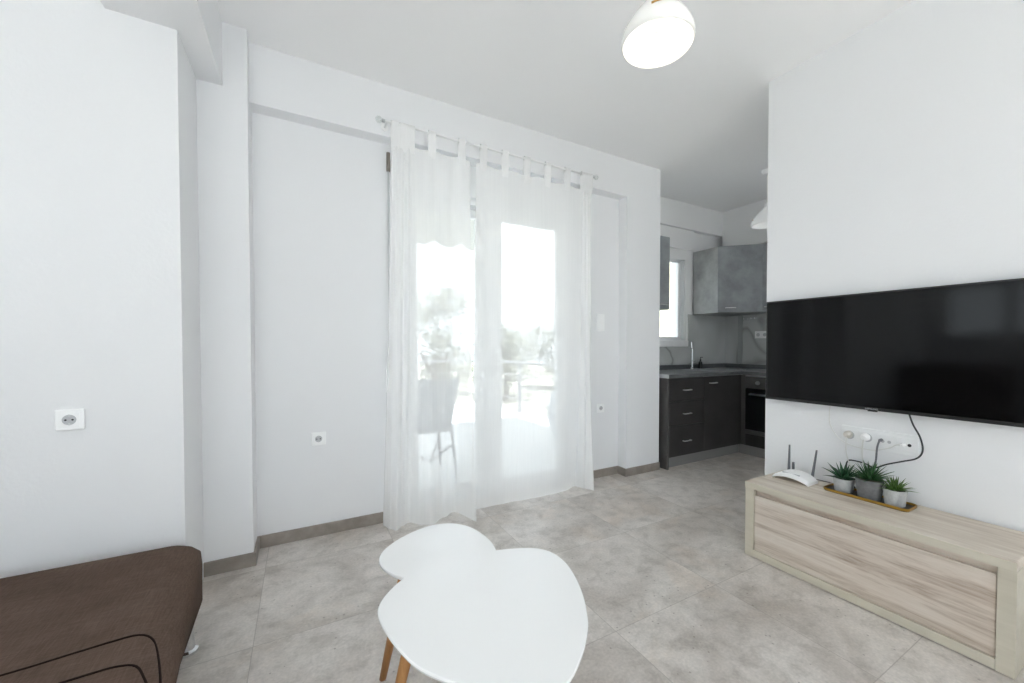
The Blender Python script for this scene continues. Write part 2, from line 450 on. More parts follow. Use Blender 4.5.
# side window (left wall, outside the frame; mirrored in the television)
w = thing('window_side', 'wide white framed window in the side wall', 'window', (XL, 0, LW[2]), kind='structure')
f = MB(); y0, y1, z0, z1 = LW
for ya in (y0, (y0 + y1)/2 - .05, y1 - .07): f.box(XL - .12, XL - .05, ya, ya + (.07 if ya != (y0+y1)/2 - .05 else .10), z0, z1)
f.box(XL - .12, XL - .05, y0, y1, z0, z0 + .07).box(XL - .12, XL - .05, y0, y1, z1 - .07, z1)
f = f.build('window_frame', M['pvc'], w, bevel=.003)
B(XL - .088, XL - .082, y0 + .07, y1 - .07, z0 + .07, z1 - .07).build('glass_pane', M['glass'], f)

w = thing('added_window_back', 'wide white framed glazed doors added in the unseen rear wall to light the room', 'window', (0, YK, BW[2]), kind='structure')  # invented glazing, here mainly to light the room from behind the camera
f = MB(); x0, x1, z0, z1 = BW
nb_ = 3
for k in range(nb_ + 1):
    xa = x0 + (x1 - x0 - .08)*k/nb_
    f.box(xa, xa + .08, YK - .12, YK - .05, z0, z1)
f.box(x0, x1, YK - .12, YK - .05, z0, z0 + .08).box(x0, x1, YK - .12, YK - .05, z1 - .07, z1)
f = f.build('window_frame', M['pvc'], w, bevel=.003)
B(x0 + .08, x1 - .08, YK - .088, YK - .082, z0 + .08, z1 - .07).build('glass_pane', M['glass'], f)
w = thing('added_window_kitchen_back', 'white framed window added at the unseen rear end of the kitchen for light', 'window', (3.7, YK, KB[2]), kind='structure')  # made-up window that brings more light to the kitchen walls
x0, x1, z0, z1 = KB
f = MB().box(x0, x0 + .07, YK - .12, YK - .05, z0, z1).box(x1 - .07, x1, YK - .12, YK - .05, z0, z1).box(x0, x1, YK - .12, YK - .05, z0, z0 + .07).box(x0, x1, YK - .12, YK - .05, z1 - .07, z1)
f = f.build('window_frame', M['pvc'], w, bevel=.003)
B(x0 + .07, x1 - .07, YK - .088, YK - .082, z0 + .07, z1 - .07).build('glass_pane', M['glass'], f)

# ------------------------------------------------------------------ curtains
def curtain(name, label, xs_top, xs_bot, wave, hem, ztop, tabs):
    NU, NV = 150, 46
    c = thing(name, label, 'curtain', (xs_top(.5), 2.6, 0), 'sheer curtains of the balcony door')
    grid = []
    for j in range(NV + 1):
        v = j / NV                                   # 0 floor, 1 top
        row = []
        for i in range(NU + 1):
            u = i / NU
            x = xs_bot(u) * (1 - v) + xs_top(u) * v
            k = (1 - v)
            y = 2.60 + wave(u) * (.35 + .65 * k ** .7) + (hem(u) - 2.60 - wave(u)) * k ** 2.2
            z = .006 + v * (ztop(u) - .006)
            if k > .965: z = .006 + .001 * (1 + math.sin(u * 60))
            row.append((x, y, z))
        grid.append(row)
    hb = 1
    mb = MB(); mb.loft(grid[hb:], cap=False, closed=False)
    p = mb.build('voile_panel', M['sheer'], c, smooth=True)
    mb = MB(); mb.loft(grid[:hb + 1], cap=False, closed=False)
    mb.build('bottom_hem', M['hem'], c, smooth=True)
    for u0 in tabs:
        x = xs_top(u0); zt = ztop(u0); hw = .024
        y = 2.60 + wave(u0) * .35
        path = [(y, zt - .05), (2.586, zt + .02), (2.582, 2.52), (2.586, 2.556), (2.6, 2.562), (2.614, 2.556), (2.618, 2.52), (2.614, zt + .02), (y + .004, zt - .05)]
        mb = MB(); mb.loft([[(x - hw, py, pz) for py, pz in path], [(x + hw, py, pz) for py, pz in path]], cap=False, closed=False)
        mb.build('hanging_tab', M['tab'], c, smooth=True)
    return c
def interp(tab):
    def fn(u):
        for (a, p), (b, q) in zip(tab, tab[1:]):
            if u <= b:
                s = (u - a) / (b - a); s = s*s*(3 - 2*s)
                return p + (q - p) * s
        return tab[-1][1]
    return fn
def lin(tab):
    def fn(u):
        for (a, p), (b, q) in zip(tab, tab[1:]):
            if u <= b: return p + (q - p) * (u - a) / (b - a)
        return tab[-1][1]
    return fn
curtain('sheer_curtain', 'left sheer white curtain gathered in thick folds at its left edge', lin([(0, .493), (.5, .62), (1, 1.01)]), lin([(0, .445), (.5, .60), (1, .995)]),
        lambda u: (.009 * math.sin(u * 44) + .012 * math.sin(u * 23 + 1) if u < .5 else .009 * math.sin(22) + .012 * math.sin(12.5)) * (1 if u < .5 else max(0., 1 - (u - .5) * 4)) + (.010 * math.sin((u - .5) * 40) if u > .5 else 0),
        interp([(0, 2.72), (.1, 2.64), (.2, 2.60), (.35, 2.65), (.5, 2.68), (.58, 2.60), (.66, 2.57), (.78, 2.64), (.9, 2.70), (1, 2.47)]),
        lambda u: 2.43 + .006 * math.sin(u * 30), [.08, .28, .46, .66, .92])
curtain('sheer_curtain', 'right sheer white curtain drawn flat across the door with a bunched right edge', lin([(0, 1.048), (.66, 1.96), (1, 2.035)]), lin([(0, 1.02), (.66, 1.95), (1, 2.06)]),
        lambda u: .008 * math.sin(u * 30) if u < .66 else .008 * math.sin(19.8) + .020 * math.sin((u - .66) * 50),
        interp([(0, 2.66), (.2, 2.655), (.4, 2.635), (.55, 2.64), (.66, 2.69), (.78, 2.60), (.90, 2.53), (1, 2.64)]),
        lambda u: 2.425 + .007 * math.sin(u * 38), [.04, .16, .29, .42, .55, .70, .84, .96])
r = thing('curtain_rod', 'thin white curtain rod with clear finials above the balcony door', 'curtain rod', (1.25, 2.6, 2.545))
MB().tube([(.455, 2.6, 2.545), (2.06, 2.6, 2.545)], .006, 10).build('rod', M['rod'], r, smooth=True)
for s, x in ((-1, .455), (1, 2.06)):
    MB().lathe([(.001, -.02), (.012, -.017), (.02, -.006), (.02, .006), (.012, .017), (.001, .02)], (x + s*.035, 2.6, 2.545), 12).build('finial', M['crystal'], r, smooth=True)
    MB().tube([(x, 2.6, 2.545), (x + s*.018, 2.6, 2.545)], .011, 10).build('end_collar', M['steel'], r, smooth=True)
    MB().tube([(x - s*.012, 2.6, 2.545), (x - s*.012, YB, 2.545)], .006, 8).disc((x - s*.012, YB - .006, 2.545), (0, 1, 0), .022, .006).build('wall_bracket', M['rod'], r)
# roller shutter strap at the niche wall
s_ = thing('blind_strap', 'thin shutter strap with brown guide left of the curtains', 'shutter strap', (.505, YN, 1.2))
B(.494, .516, YN - .016, YN, 2.315, 2.44).box(.498, .512, YN - .024, YN - .016, 2.33, 2.38).build('strap_guide', M['strap'], s_, bevel=.003)
B(.499, .511, YN - .011, YN - .009, 1.02, 2.33).build('strap', mat('pale_strap', (.55, .56, .57), .8), s_)
B(.482, .528, YN - .018, YN, .86, 1.02).build('winder_plate', M['plastic'], s_, bevel=.004)

# ------------------------------------------------------------------ sockets and switches
def socket(name, label, c, n, right, w=.081, h=.081, group=None):
    """euro wall socket: plate, round well, pins. c centre on the wall, n wall normal, right = plate direction"""
    c, n, right = Vector(c), Vector(n), Vector(right); up = Vector((0, 0, 1))
    o = thing(name, label, 'socket', c, group)
    MB().obox(c + n*.0055, right*(w/2), up*(h/2), n*.0055).build('cover_plate', M['plastic'], o, bevel=.005)
    MB().obox(c + n*.0105, right*(w*.35), up*(h*.35), n*.0015).build('insert', M['plastic'], o, bevel=.001)
    MB().disc(c + n*.0121, n, .0195, .0006, 28).build('well', M['shade_grey'], o, smooth=False)
    for a in (-.0095, .0095): MB().disc(c + right*a + n*.0128, n, .0035, .0006, 12).build('pin_hole', M['hole'], o)
    for a in (-1, 1): MB().obox(c + up*(a*.0165) + n*.0131, right*.0028, up*.004, n*.0004).build('earth_clip', M['steel'], o)
    return o
socket('wall_socket', 'white socket on the wall above the brown sofa', (-.773, YF, .887), (0, -1, 0), (1, 0, 0), .081, .081)
socket('wall_socket', 'white socket low in the niche left of the curtains', (.085, YN, .601), (0, -1, 0), (1, 0, 0))
socket('wall_socket', 'white socket low in the niche right of the curtains', (2.297, YN, .618), (0, -1, 0), (1, 0, 0))
sw = thing('light_switch', 'tall white double light switch right of the curtains', 'light switch', (2.294, YN, 1.377))
B(2.252, 2.336, YN - .012, YN, 1.30, 1.452).build('cover_plate', M['plastic'], sw, bevel=.003)
for z in (1.34, 1.414): B(2.268, 2.32, YN - .0175, YN - .012, z - .031, z + .031).build('rocker', M['plastic'], sw, bevel=.002)

# four-gang strip under the television
g = thing('socket_strip', 'white four gang socket strip under the television', 'socket', (XT, .885, .69))
B(XT - .010, XT, .728, 1.042, .638, .742).build('cover_frame', M['pvc'], g, bevel=.003)
for i, yc in enumerate((1.003, .926, .849, .772)):
    B(XT - .0135, XT - .010, yc - .033, yc + .033, .657, .723).build('insert', M['pvc'], g, bevel=.0015)
    if i < 2:
        MB().disc((XT - .0136, yc, .695), (-1, 0, 0), .0215, .001, 24).build('well', M['shade_grey'], g)
    else:
        for k, dy in enumerate((.013, -.013)):
            MB().disc((XT - .0136, yc + dy, .69), (-1, 0, 0), .0075, .0012, 14).build('jack', M['hole'] if (i == 3 and k == 1) else M['shade_grey'], g)

def wall_plug(name, label, y, z, m, mc, path, rp=.019, r=.003, cat='power cable'):
    o = thing(name, label, cat, (XT - .016, y, z))
    MB().disc((XT - .0152, y, z), (-1, 0, 0), rp, .018, 18).disc((XT - .0332, y, z), (-1, 0, 0), rp, .014, 18, rp*.5).build('plug', m, o, bevel=.001)
    MB().tube(spline([(XT - .04, y, z)] + path, 6), r, 6).build('lead', mc, o, smooth=True)
    return o
zb = .415
wall_plug('power_cable', 'white power lead of the first plug from the left in the socket strip', 1.006, .698, M['plug'], M['cable_w'],
          [(XT - .045, 1.006, .66), (XT - .035, 1.008, .60), (XT - .03, .992, .53), (XT - .02, .975, .46), (XT - .02, .97, zb + .005), (XT - .03, .99, zb + .0045)])
wall_plug('power_cable', 'white power lead of the second plug in the socket strip', .930, .698, M['plastic'], M['cable_w'],
          [(XT - .048, .932, .66), (XT - .036, .937, .60), (XT - .03, .93, .52), (XT - .024, .935, .46), (XT - .022, .93, zb + .005), (XT - .03, .92, zb + .0045)], r=.0038)
wall_plug('network_cable', 'grey lead plugged into the third outlet of the socket strip', .866, .696, M['cable_g'], M['cable_g'],
          [(XT - .045, .873, .66), (XT - .036, .880, .60), (XT - .03, .888, .52), (XT - .03, .882, .45), (XT - .03, .89, zb + .005)], rp=.0075, r=.0042, cat='network cable')
wall_plug('aerial_cable', 'thin white aerial lead looping from the last outlet up behind the television', .779, .69, M['plastic'], M['cable_w'],
          [(XT - .045, .80, .688), (XT - .04, .83, .665), (XT - .04, .90, .640), (XT - .034, 1.0, .648), (XT - .03, 1.055, .68), (XT - .03, 1.088, .74), (XT - .03, 1.092, .80), (XT - .03, 1.086, .87)], rp=.0085, r=.0024, cat='aerial cable')
o = MB().tube(spline([(XT - .028, .765, .87), (XT - .028, .745, .80), (XT - .03, .717, .74), (XT - .03, .707, .68), (XT - .03, .727, .638), (XT - .03, .78, .61), (XT - .03, .84, .58), (XT - .034, .885, .552), (XT - .03, .92, .560), (XT - .03, .965, .566), (XT - .03, 1.0, .560), (XT - .028, 1.01, .52), (XT - .03, .985, .45), (XT - .03, .97, zb + .006)], 6), .0036, 6).build('television_cable', M['cable_k'], None, smooth=True)
tag(o, 'black cable hanging from the television and looping down behind the plants', 'cable')

# ------------------------------------------------------------------ television
X0 = 2.4965
ty0, ty1, tz0, tz1 = .362, 1.4325, .843, 1.4415
tv = thing('television', 'wall mounted flat black television above the wooden bench', 'television', (X0, .897, tz0))
B(X0 + .004, X0 + .030, ty0, ty1, tz0, tz1).build('casing', M['black'], tv, bevel=.003)
fr = MB(); bw = .008
fr.box(X0, X0 + .0045, ty0, ty0 + bw, tz0, tz1).box(X0, X0 + .0045, ty1 - bw, ty1, tz0, tz1)
fr.box(X0, X0 + .0045, ty0 + bw, ty1 - bw, tz1 - bw, tz1).box(X0, X0 + .0045, ty0 + bw, ty1 - bw, tz0, tz0 + .016)
fr.build('bezel', M['black'], tv, bevel=.001)
B(X0 + .0015, X0 + .004, ty0 + bw, ty1 - bw, tz0 + .016, tz1 - bw).build('screen', M['screen'], tv)
B(X0 + .030, XT - .0005, .72, 1.08, 1.0, 1.3).build('wall_mount', M['black'], tv)
MB().box(X0 + .002, X0 + .012, .875, .915, tz0 - .006, tz0).build('sensor_bump', M['black'], tv, bevel=.002)
cu = bpy.data.curves.new('wordmark', 'FONT'); cu.body = 'SAMSUNG'; cu.size = .0115; cu.align_x = 'CENTER'; cu.align_y = 'CENTER'; cu.extrude = .0003
cu.space_character = 1.05
tmp = bpy.data.objects.new('tmp', cu); COL.objects.link(tmp)
bpy.context.view_layer.update()
me = bpy.data.meshes.new_from_object(tmp.evaluated_get(bpy.context.evaluated_depsgraph_get()))
bpy.data.objects.remove(tmp)
R3 = Matrix(((0, 0, -1), (-1, 0, 0), (0, 1, 0))).to_4x4()     # text x -> -Y, text y -> Z, normal -> -X
me.transform(R3); me.materials.clear(); me.materials.append(M['logo'])
lg = bpy.data.objects.new('wordmark', me); COL.objects.link(lg); lg.parent = tv
lg.location = (-.0005, .897 - .897, .0075)

# ------------------------------------------------------------------ wooden bench (tv unit)
bx0, bx1, by0, by1, bh = 2.1475, XT - .014, .353, 1.342, .415
zs = .379
bn = thing('tv_bench', 'pale washed oak bench with a fold down front under the television', 'tv bench', ((bx0 + bx1)/2, (by0 + by1)/2, 0))
B(bx0, bx1, by0, by1, zs, bh).build('top_slab', M['woodtop'], bn, bevel=.004)
B(bx0 - .001, bx0 + .002, by0 + .001, by1 - .001, zs + .001, bh - .003).build('front_edge', M['woodframe'], bn)
sw_ = .047
B(bx0 + .004, bx1, by0, by0 + sw_, 0, zs).build('end_panel', M['woodframe'], bn, bevel=.002)
B(bx0 + .004, bx1, by1 - sw_, by1, 0, zs).build('end_panel', M['woodframe'], bn, bevel=.002)
B(bx0 + .002, bx0 + .35, by0 + sw_, by1 - sw_, 0.004, .042).build('bottom_rail', M['woodframe'], bn, bevel=.002)
B(bx1 - .012, bx1, by0 + sw_, by1 - sw_, .042, zs).build('back_panel', M['woodframe'], bn)
B(bx0 + .012, bx0 + .030, by0 + sw_ + .002, by1 - sw_ - .002, .044, .347).build('flap_door', M['woodpanel'], bn, bevel=.002)
B(bx0 + .030, bx0 + .042, by0 + sw_ + .002, by1 - sw_ - .002, .335, zs).build('grip_strip', M['woodpanel'], bn)

# ------------------------------------------------------------------ router
rt = thing('wifi_router', 'white router with upright grey antennas on the bench end', 'router', (2.40, 1.20, bh))
# body: arched slab, length along Y (1.295..1.115), depth X (2.335..2.46)
rings = []
for k in range(17):
    s = -1 + 2*k/16
    y = 1.205 + s*.094
    hz = .046 - .028*abs(s)**2.2
    lo = .024 * (1 - s*s)**.8
    wd = 1 - .14*abs(s)**3
    xa, xb = 2.395 - .062*wd, 2.395 + .062*wd
    rings.append([(xa, y, bh + lo), (xa - .004, y, bh + max(lo + .004, hz*.45)), (xa + .02, y, bh + hz), (xb - .01, y, bh + hz*1.05), (xb, y, bh + hz*.6), (xb, y, bh + lo)])
MB().loft(rings).build('casing', M['router'], rt, smooth=False, bevel=.0015)
B(2.352, 2.357, 1.16, 1.25, bh + .0405, bh + .0455).build('light_strip', M['shade_grey'], rt)
for (fy, ty, nm) in ((1.268, 1.266, 0), (1.142, 1.124, 1)):
    MB().tube([(2.452, fy, bh + .018), (2.453, fy - .001, bh + .045), (2.455, ty, bh + .180)], [.0075, .0075, .0048], 8).build('antenna', M['antenna'], rt, smooth=True)
dg = thing('usb_plug', 'small dark adapter with a trailing lead behind the router', 'adapter', (2.49, 1.262, bh))
B(2.484, 2.496, 1.256, 1.268, bh + .001, bh + .075).build('stick', M['antenna'], dg, bevel=.003)
MB().tube(spline([(2.488, 1.258, bh + .012), (2.486, 1.235, bh + .007), (2.488, 1.20, bh + .004), (2.50, 1.15, bh + .004), (2.51, 1.08, bh + .004)], 6), .003, 6).build('lead', M['cable_g'], dg, smooth=True)

# ------------------------------------------------------------------ tray and succulents
ry0, ry1, rx0, rx1 = .708, 1.055, 2.362, 2.484
def rrect(x0, x1, y0, y1, r, n=6):
    out = []
    for cx_, cy_, a0 in ((x1 - r, y1 - r, 0), (x0 + r, y1 - r, 90), (x0 + r, y0 + r, 180), (x1 - r, y0 + r, 270)):
        for k in range(n + 1):
            a = math.radians(a0 + 90*k/n); out.append((cx_ + r*math.cos(a), cy_ + r*math.sin(a)))
    return out
ty = thing('plant_tray', 'long dark tray with a gold rim holding three succulents', 'tray', (2.42, .885, bh))
a = rrect(rx0, rx1, ry0, ry1, .022); b_ = rrect(rx0 + .003, rx1 - .003, ry0 + .003, ry1 - .003, .019)
c_ = rrect(rx0 + .004, rx1 - .004, ry0 + .004, ry1 - .004, .02)
ring = lambda o, z: [(x, y, bh + z) for x, y in o]
MB().loft([ring(c_, .0005), ring(a, .005), ring(a, .015), ring(b_, .015), ring(b_, .005), ring(b_, .0045)], cap=False).build('rim', M['tray_rim'], ty, smooth=False)
MB().loft([ring(b_, .0005), ring(b_, .005)]).build('tray_floor', M['tray_in'], ty)
def succulent(name, label, cx_, cy_, r0, r1, h, mpot, msoil, mleaf, nl, ll, lw, spread, faceted=False, seed=1):
    rnd = random.Random(seed)
    z = bh + .005
    o = thing(name, label, 'potted plant', (cx_, cy_, z), 'succulents on the tray')
    seg = 9 if faceted else 28
    mb = MB()
    prof = [(r0, 0), (r1, h), (r1 - .006, h), (r1 - .008, h - .012), (.001, h - .012)]
    rot = .35
    rings = []
    for i, (rr, zz) in enumerate(prof):
        off = rot + (PI/seg if faceted and i == 0 else 0)
        rings.append([(cx_ + rr*math.cos(2*PI*k/seg + off), cy_ + rr*math.sin(2*PI*k/seg + off), z + zz) for k in range(seg)])
    mb.loft(rings); 
    if faceted: bmesh.ops.triangulate(mb.bm, faces=[f for f in mb.bm.faces if len(f.verts) == 4])
    mb.build('pot', mpot, o, smooth=not faceted, bevel=.001 if not faceted else 0)
    mb = MB(); mb.lathe([(r1 - .009, h - .013), (r1 - .009, h - .006), (.001, h - .003)], (cx_, cy_, z), 20); mb.build('soil', msoil, o)
    mb = MB()
    for k in range(nl):
        t_ = k / nl
        az = k * 2.39996 + rnd.uniform(-.2, .2)
        el = math.radians(14 + 70*t_**1.1) + rnd.uniform(-.08, .08)
        el = max(el, math.radians(12)) ** spread
        L = ll * (1 - .25*t_) * rnd.uniform(.88, 1.1)
        dh = Vector((math.cos(az), math.sin(az), 0)); sd = Vector((-math.sin(az), math.cos(az), 0))
        base = Vector((cx_, cy_, z + h - .006)) + dh*.006
        rg = []
        for q in range(6):
            s = q/5
            e2 = el - .35*s*s*(1 - t_)
            p = base + dh*(L*s*math.cos(el) ) + Vector((0, 0, L*(s*math.sin(el) - .16*s*s*(1 - t_))))
            wv = lw * (1.0 if s < .3 else (1 - s)/.7) * .5 + .0003
            th = wv * .45
            nrm = (dh * -math.sin(el) + Vector((0, 0, math.cos(el))))
            rg.append([p - sd*wv + nrm*th*.6, p - nrm*th, p + sd*wv + nrm*th*.6, p + nrm*th*.1])
        mb.loft(rg)
    mb.build('foliage', mleaf, o, smooth=True)
    return o
succulent('potted_succulent', 'broad leaved dark green succulent in a pale cement pot, left on the tray', 2.430, .985, .039, .046, .066, M['potl'], M['soil2'], M['leaf1'], 24, .112, .021, 1., seed=3)
succulent('potted_succulent', 'tallest spiky succulent in the round dark grey pot, middle of the tray', 2.424, .874, .046, .056, .094, M['potd'], M['soil'], M['leaf2'], 54, .120, .011, 1., seed=5)
succulent('potted_succulent', 'small yellow green succulent in a faceted pale pot, right on the tray', 2.420, .774, .037, .047, .075, M['potl'], M['soil2'], M['leaf3'], 52, .084, .0095, .85, faceted=True, seed=9)

# ------------------------------------------------------------------ coffee tables
big_t = [(.262, 1.264), (.215, 1.222), (.182, 1.175), (.170, 1.125), (.177, 1.05), (.195, .968), (.223, .891), (.277, .814), (.335, .742), (.395, .697), (.45, .687), (.50, .700),
         (.565, .745), (.615, .792), (.650, .835), (.702, .925), (.739, 1.02), (.757, 1.10), (.750, 1.175), (.715, 1.225), (.660, 1.255), (.588, 1.280), (.50, 1.303), (.42, 1.312), (.335, 1.300)]
small_t = [(.280, 1.365), (.248, 1.425), (.233, 1.485), (.238, 1.535), (.265, 1.585), (.325, 1.640), (.40, 1.680), (.468, 1.697), (.525, 1.690), (.575, 1.660), (.615, 1.600), (.635, 1.52), (.640, 1.44),
           (.628, 1.36), (.590, 1.27), (.53, 1.215), (.46, 1.205), (.39, 1.235), (.33, 1.295)]
def pick_table(name, label, out, ztop, legs):
    o = thing(name, label, 'coffee table', (sum(p[0] for p in out)/len(out), sum(p[1] for p in out)/len(out), 0), 'nesting coffee tables')
    O = [(p.x, p.y) for p in spline([(x, y, 0) for x, y in out], 5, True)]
    c = Vector((sum(p[0] for p in O)/len(O), sum(p[1] for p in O)/len(O)))
    ins = lambda k: [(x + (c.x - x)*k, y + (c.y - y)*k) for x, y in O]
    R_ = lambda oo, z: [(x, y, z) for x, y in oo]
    MB().loft([R_(ins(.05), ztop - .020), R_(ins(.012), ztop - .013), R_(ins(0), ztop - .006), R_(ins(.002), ztop - .002), R_(ins(.010), ztop)]).build('tabletop', M['tabletop'], o)
    for (a, b2) in legs:
        MB().tube([(a[0], a[1], ztop - .021), (b2[0], b2[1], 0)], [.0185, .0115], 16).build('leg', M['oakleg'], o, smooth=True)
    return o
pick_table('coffee_table', 'larger front white coffee table on oak legs', big_t, .45, [((.265, 1.10), (.195, 1.195)), ((.60, 1.12), (.655, 1.19)), ((.42, .80), (.415, .72))])
pick_table('coffee_table', 'smaller lower white coffee table tucked behind the larger one', small_t, .40, [((.292, 1.385), (.236, 1.466)), ((.54, 1.56), (.575, 1.63)), ((.47, 1.30), (.475, 1.22))])

# ------------------------------------------------------------------ sofa
sf = thing('sofa', 'brown fabric sofa end with chrome legs against the left wall', 'sofa', (-1.1, 1.65, 0))
def ringat(z, xr_back, xr_front, ins, y0=1.18, y1=2.175, xl=-2.05, r=.07):
    xr_b, xr_f = xr_back - ins, xr_front - ins
    y0, y1, xl = y0 + ins, y1 - ins, xl + ins
    pts = []
    n = 7
    for k in range(n + 1):
        a = math.radians(90*k/n); pts.append((xr_b - r + r*math.sin(PI/2 - a), y1 - r + r*math.cos(PI/2 - a), z))
    for k in range(n + 1):
        a = math.radians(90 + 90*k/n); pts.append((xl + r + r*math.cos(a), y1 - r + r*math.sin(a), z))
    for k in range(n + 1):
        a = math.radians(180 + 90*k/n); pts.append((xl + r + r*math.cos(a), y0 + r + r*math.sin(a), z))
    for k in range(n + 1):
        a = math.radians(270 + 90*k/n); pts.append((xr_f - r + r*math.cos(a), y0 + r + r*math.sin(a), z))
    return pts
rg = [ringat(.105, -.372, -.362, .02), ringat(.115, -.366, -.348, .0), ringat(.17, -.366, -.322, .0), ringat(.26, -.364, -.288, .0), ringat(.315, -.365, -.274, .003), ringat(.338, -.373, -.272, .014), ringat(.353, -.376, -.272, .032), ringat(.362, -.38, -.274, .06), ringat(.366, -.38, -.275, .10), ringat(.367, -.38, -.275, .25)]
MB().loft(rg).build('seat_base', M['fabric'], sf, smooth=True)
for pts in ([(-1.95, 1.47, .367), (-1.2, 1.47, .367), (-.70, 1.475, .367), (-.46, 1.50, .367), (-.40, 1.50, .3655), (-.368, 1.475, .362), (-.347, 1.43, .3585), (-.325, 1.36, .355), (-.304, 1.28, .352), (-.290, 1.20, .349), (-.290, 1.182, .325), (-.30, 1.176, .25), (-.325, 1.176, .13)],
            [(-1.95, 1.37, .367), (-1.2, 1.37, .367), (-.70, 1.365, .367), (-.46, 1.378, .367), (-.40, 1.375, .366), (-.366, 1.355, .365), (-.342, 1.31, .362), (-.322, 1.26, .360), (-.312, 1.205, .356), (-.315, 1.186, .335), (-.325, 1.176, .25), (-.345, 1.176, .13)]):
    pts = [(x, y, z + .001) for x, y, z in pts]
    MB().tube(spline(pts, 3), .0028, 6).build('piping', M['seam'], sf, smooth=True)
MB().loft([ringat(z, -1.86 + dx, -1.86 + dx, i_, xl=-2.16, r=.05) for z, dx, i_ in ((.34, 0, .01), (.60, -.01, 0), (.88, -.03, 0), (.93, -.035, .02), (.945, -.04, .05))]).build('backrest', M['fabric'], sf, smooth=True)
for x, y in ((-.388, 1.965), (-.42, 1.30), (-1.95, 1.985), (-1.95, 1.30)):
    MB().lathe([(.033, 0), (.033, .010), (.023, .016), (.021, .10), (.022, .106)], (x, y, 0), 20).build('leg', M['chrome'], sf, smooth=False)

# ------------------------------------------------------------------ pendant lamps
def pendant(name, label, x, y, zbot, R_, hgt, mshade, zc=H):
    o = thing(name, label, 'pendant lamp', (x, y, zc))
    MB().lathe([(.05, 0), (.05, -.012), (.035, -.035), (.006, -.04)], (x, y, zc), 24).build('ceiling_rose', M['plastic'], o, smooth=False)
    ztop = zbot + hgt
    MB().tube([(x, y, zc - .035), (x, y, ztop + .03)], .0035, 8).build('cord', M['cable_w'], o)
    MB().lathe([(.006, .045), (.020, .04), (.024, .0), (.020, -.01)], (x, y, ztop), 20).build('lamp_holder', M['plastic'], o)
    prof = [(.024, 1.0), (.030, .985), (.040, .93), (.056, .82), (.080, .66), (.104, .48), (.122, .32), (.132, .18), (.134, .08), (.131, .0)]
    k = R_/.134
    outer = [(r*k, z*hgt) for r, z in prof]
    inner = [(r*k - .004, z*hgt) for r, z in reversed(prof)]
    MB().lathe(outer + inner, (x, y, zbot), 40, cap=False).build('glass_shade', mshade, o, smooth=True)
    MB().lathe([(.001, -.05), (.02, -.045), (.032, -.02), (.032, .0), (.02, .03), (.013, .06), (.001, .06)], (x, y, zbot + hgt*.55), 20).build('bulb', mshade, o, smooth=True)
    # wire clip over the shoulder of the shade
    for q in range(3):
        a = 2*PI*q/3 + 3.72
        MB().tube([(x + rr*k*math.cos(a + .12*t_), y + rr*k*math.sin(a + .12*t_), zbot + zz*hgt) for t_, rr, zz in ((0, .1235, .36), (1, .1220, .38), (2, .1205, .395), (3, .1195, .405), (4, .1190, .405))], .0034, 6).build('wire_clip', M['brass'], o, smooth=True)
    return o
pendant('pendant_lamp', 'lit bell shaped opal glass pendant near the top of the room', 1.078, 1.005, 2.212, .123, .165, M['shade'])
pendant('pendant_lamp', 'white bell pendant in the kitchen, half hidden by the television wall', 3.80, 2.185, 2.305, .132, .165, M['shade2'])

# ------------------------------------------------------------------ kitchen
CF = 2.62           # base front plane (window run)
CX = 4.10           # base front plane (oven run)
M['handle'] = mat('satin_handle', (.72, .72, .72), .35, metal=.5)
def bar_handle(c, along, out, L, m=M['handle'], parent=None):
    c, al, ou = Vector(c), Vector(along), Vector(out)
    mb = MB()
    mb.tube([c - al*L/2, c - al*L/2 + ou*.022, c + al*L/2 + ou*.022, c + al*L/2], .0055, 8)
    return mb.build('handle', m, parent, smooth=True)
dc = thing('drawer_cabinet', 'dark kitchen base unit with three drawers beside the white pier', 'cabinet', (3.24, 2.92, 0))
B(2.972, 2.992, CF, YW - .014, 0, .863).build('end_panel', M['endcab'], dc, bevel=.001)
B(2.992, 3.498, CF + .022, YW - .014, .11, .863).build('carcass', M['black'], dc)  # coloured black so the gaps between the drawers look shaded
for z0, z1 in ((.112, .403), (.407, .636), (.640, .860)):
    dr = B(2.994, 3.499, CF, CF + .02, z0, z1).build('drawer', M['darkcab'], dc, bevel=.0015)
    bar_handle((3.235, CF, z0 + (z1 - z0)*.50 - .005), (1, 0, 0), (0, -1, 0), .10, parent=dr)
B(2.992, 3.50, CF + .05, CF + .066, 0, .108).build('kick_plate', M['kick'], dc)
sc_ = thing('sink_cabinet', 'dark kitchen base unit with one wide door under the sink', 'cabinet', (3.8, 2.92, 0))
B(3.503, 4.695, CF + .022, YW - .014, .11, .78).build('carcass', M['black'], sc_)  # black puts the shade of the door gaps into the colour
dr = B(3.503, 4.075, CF, CF + .02, .112, .860).build('door', M['darkcab'], sc_, bevel=.0015)
bar_handle((3.625, CF, .795), (1, 0, 0), (0, -1, 0), .10, parent=dr)
B(4.078, 4.12, CF, CF + .02, .112, .860).build('corner_filler', M['darkcab'], sc_)
B(3.50, 4.148, CF + .05, CF + .066, 0, .108).build('kick_plate', M['kick'], sc_)
oc = thing('oven_cabinet', 'dark kitchen housing around the built in oven', 'cabinet', (4.4, 2.28, 0))
B(CX + .022, 4.69, 2.566, 2.616, .11, .863).build('side_panel', M['endcab'], oc)
B(CX, CX + .02, 2.566, 2.616, .112, .860).build('front_filler', M['endcab'], oc)
B(CX + .022, 4.69, 1.93, 1.95, .11, .863).build('side_panel', M['endcab'], oc)
B(CX + .022, 4.69, 1.95, 2.566, .11, .235).build('bottom_box', M['darkcab'], oc)
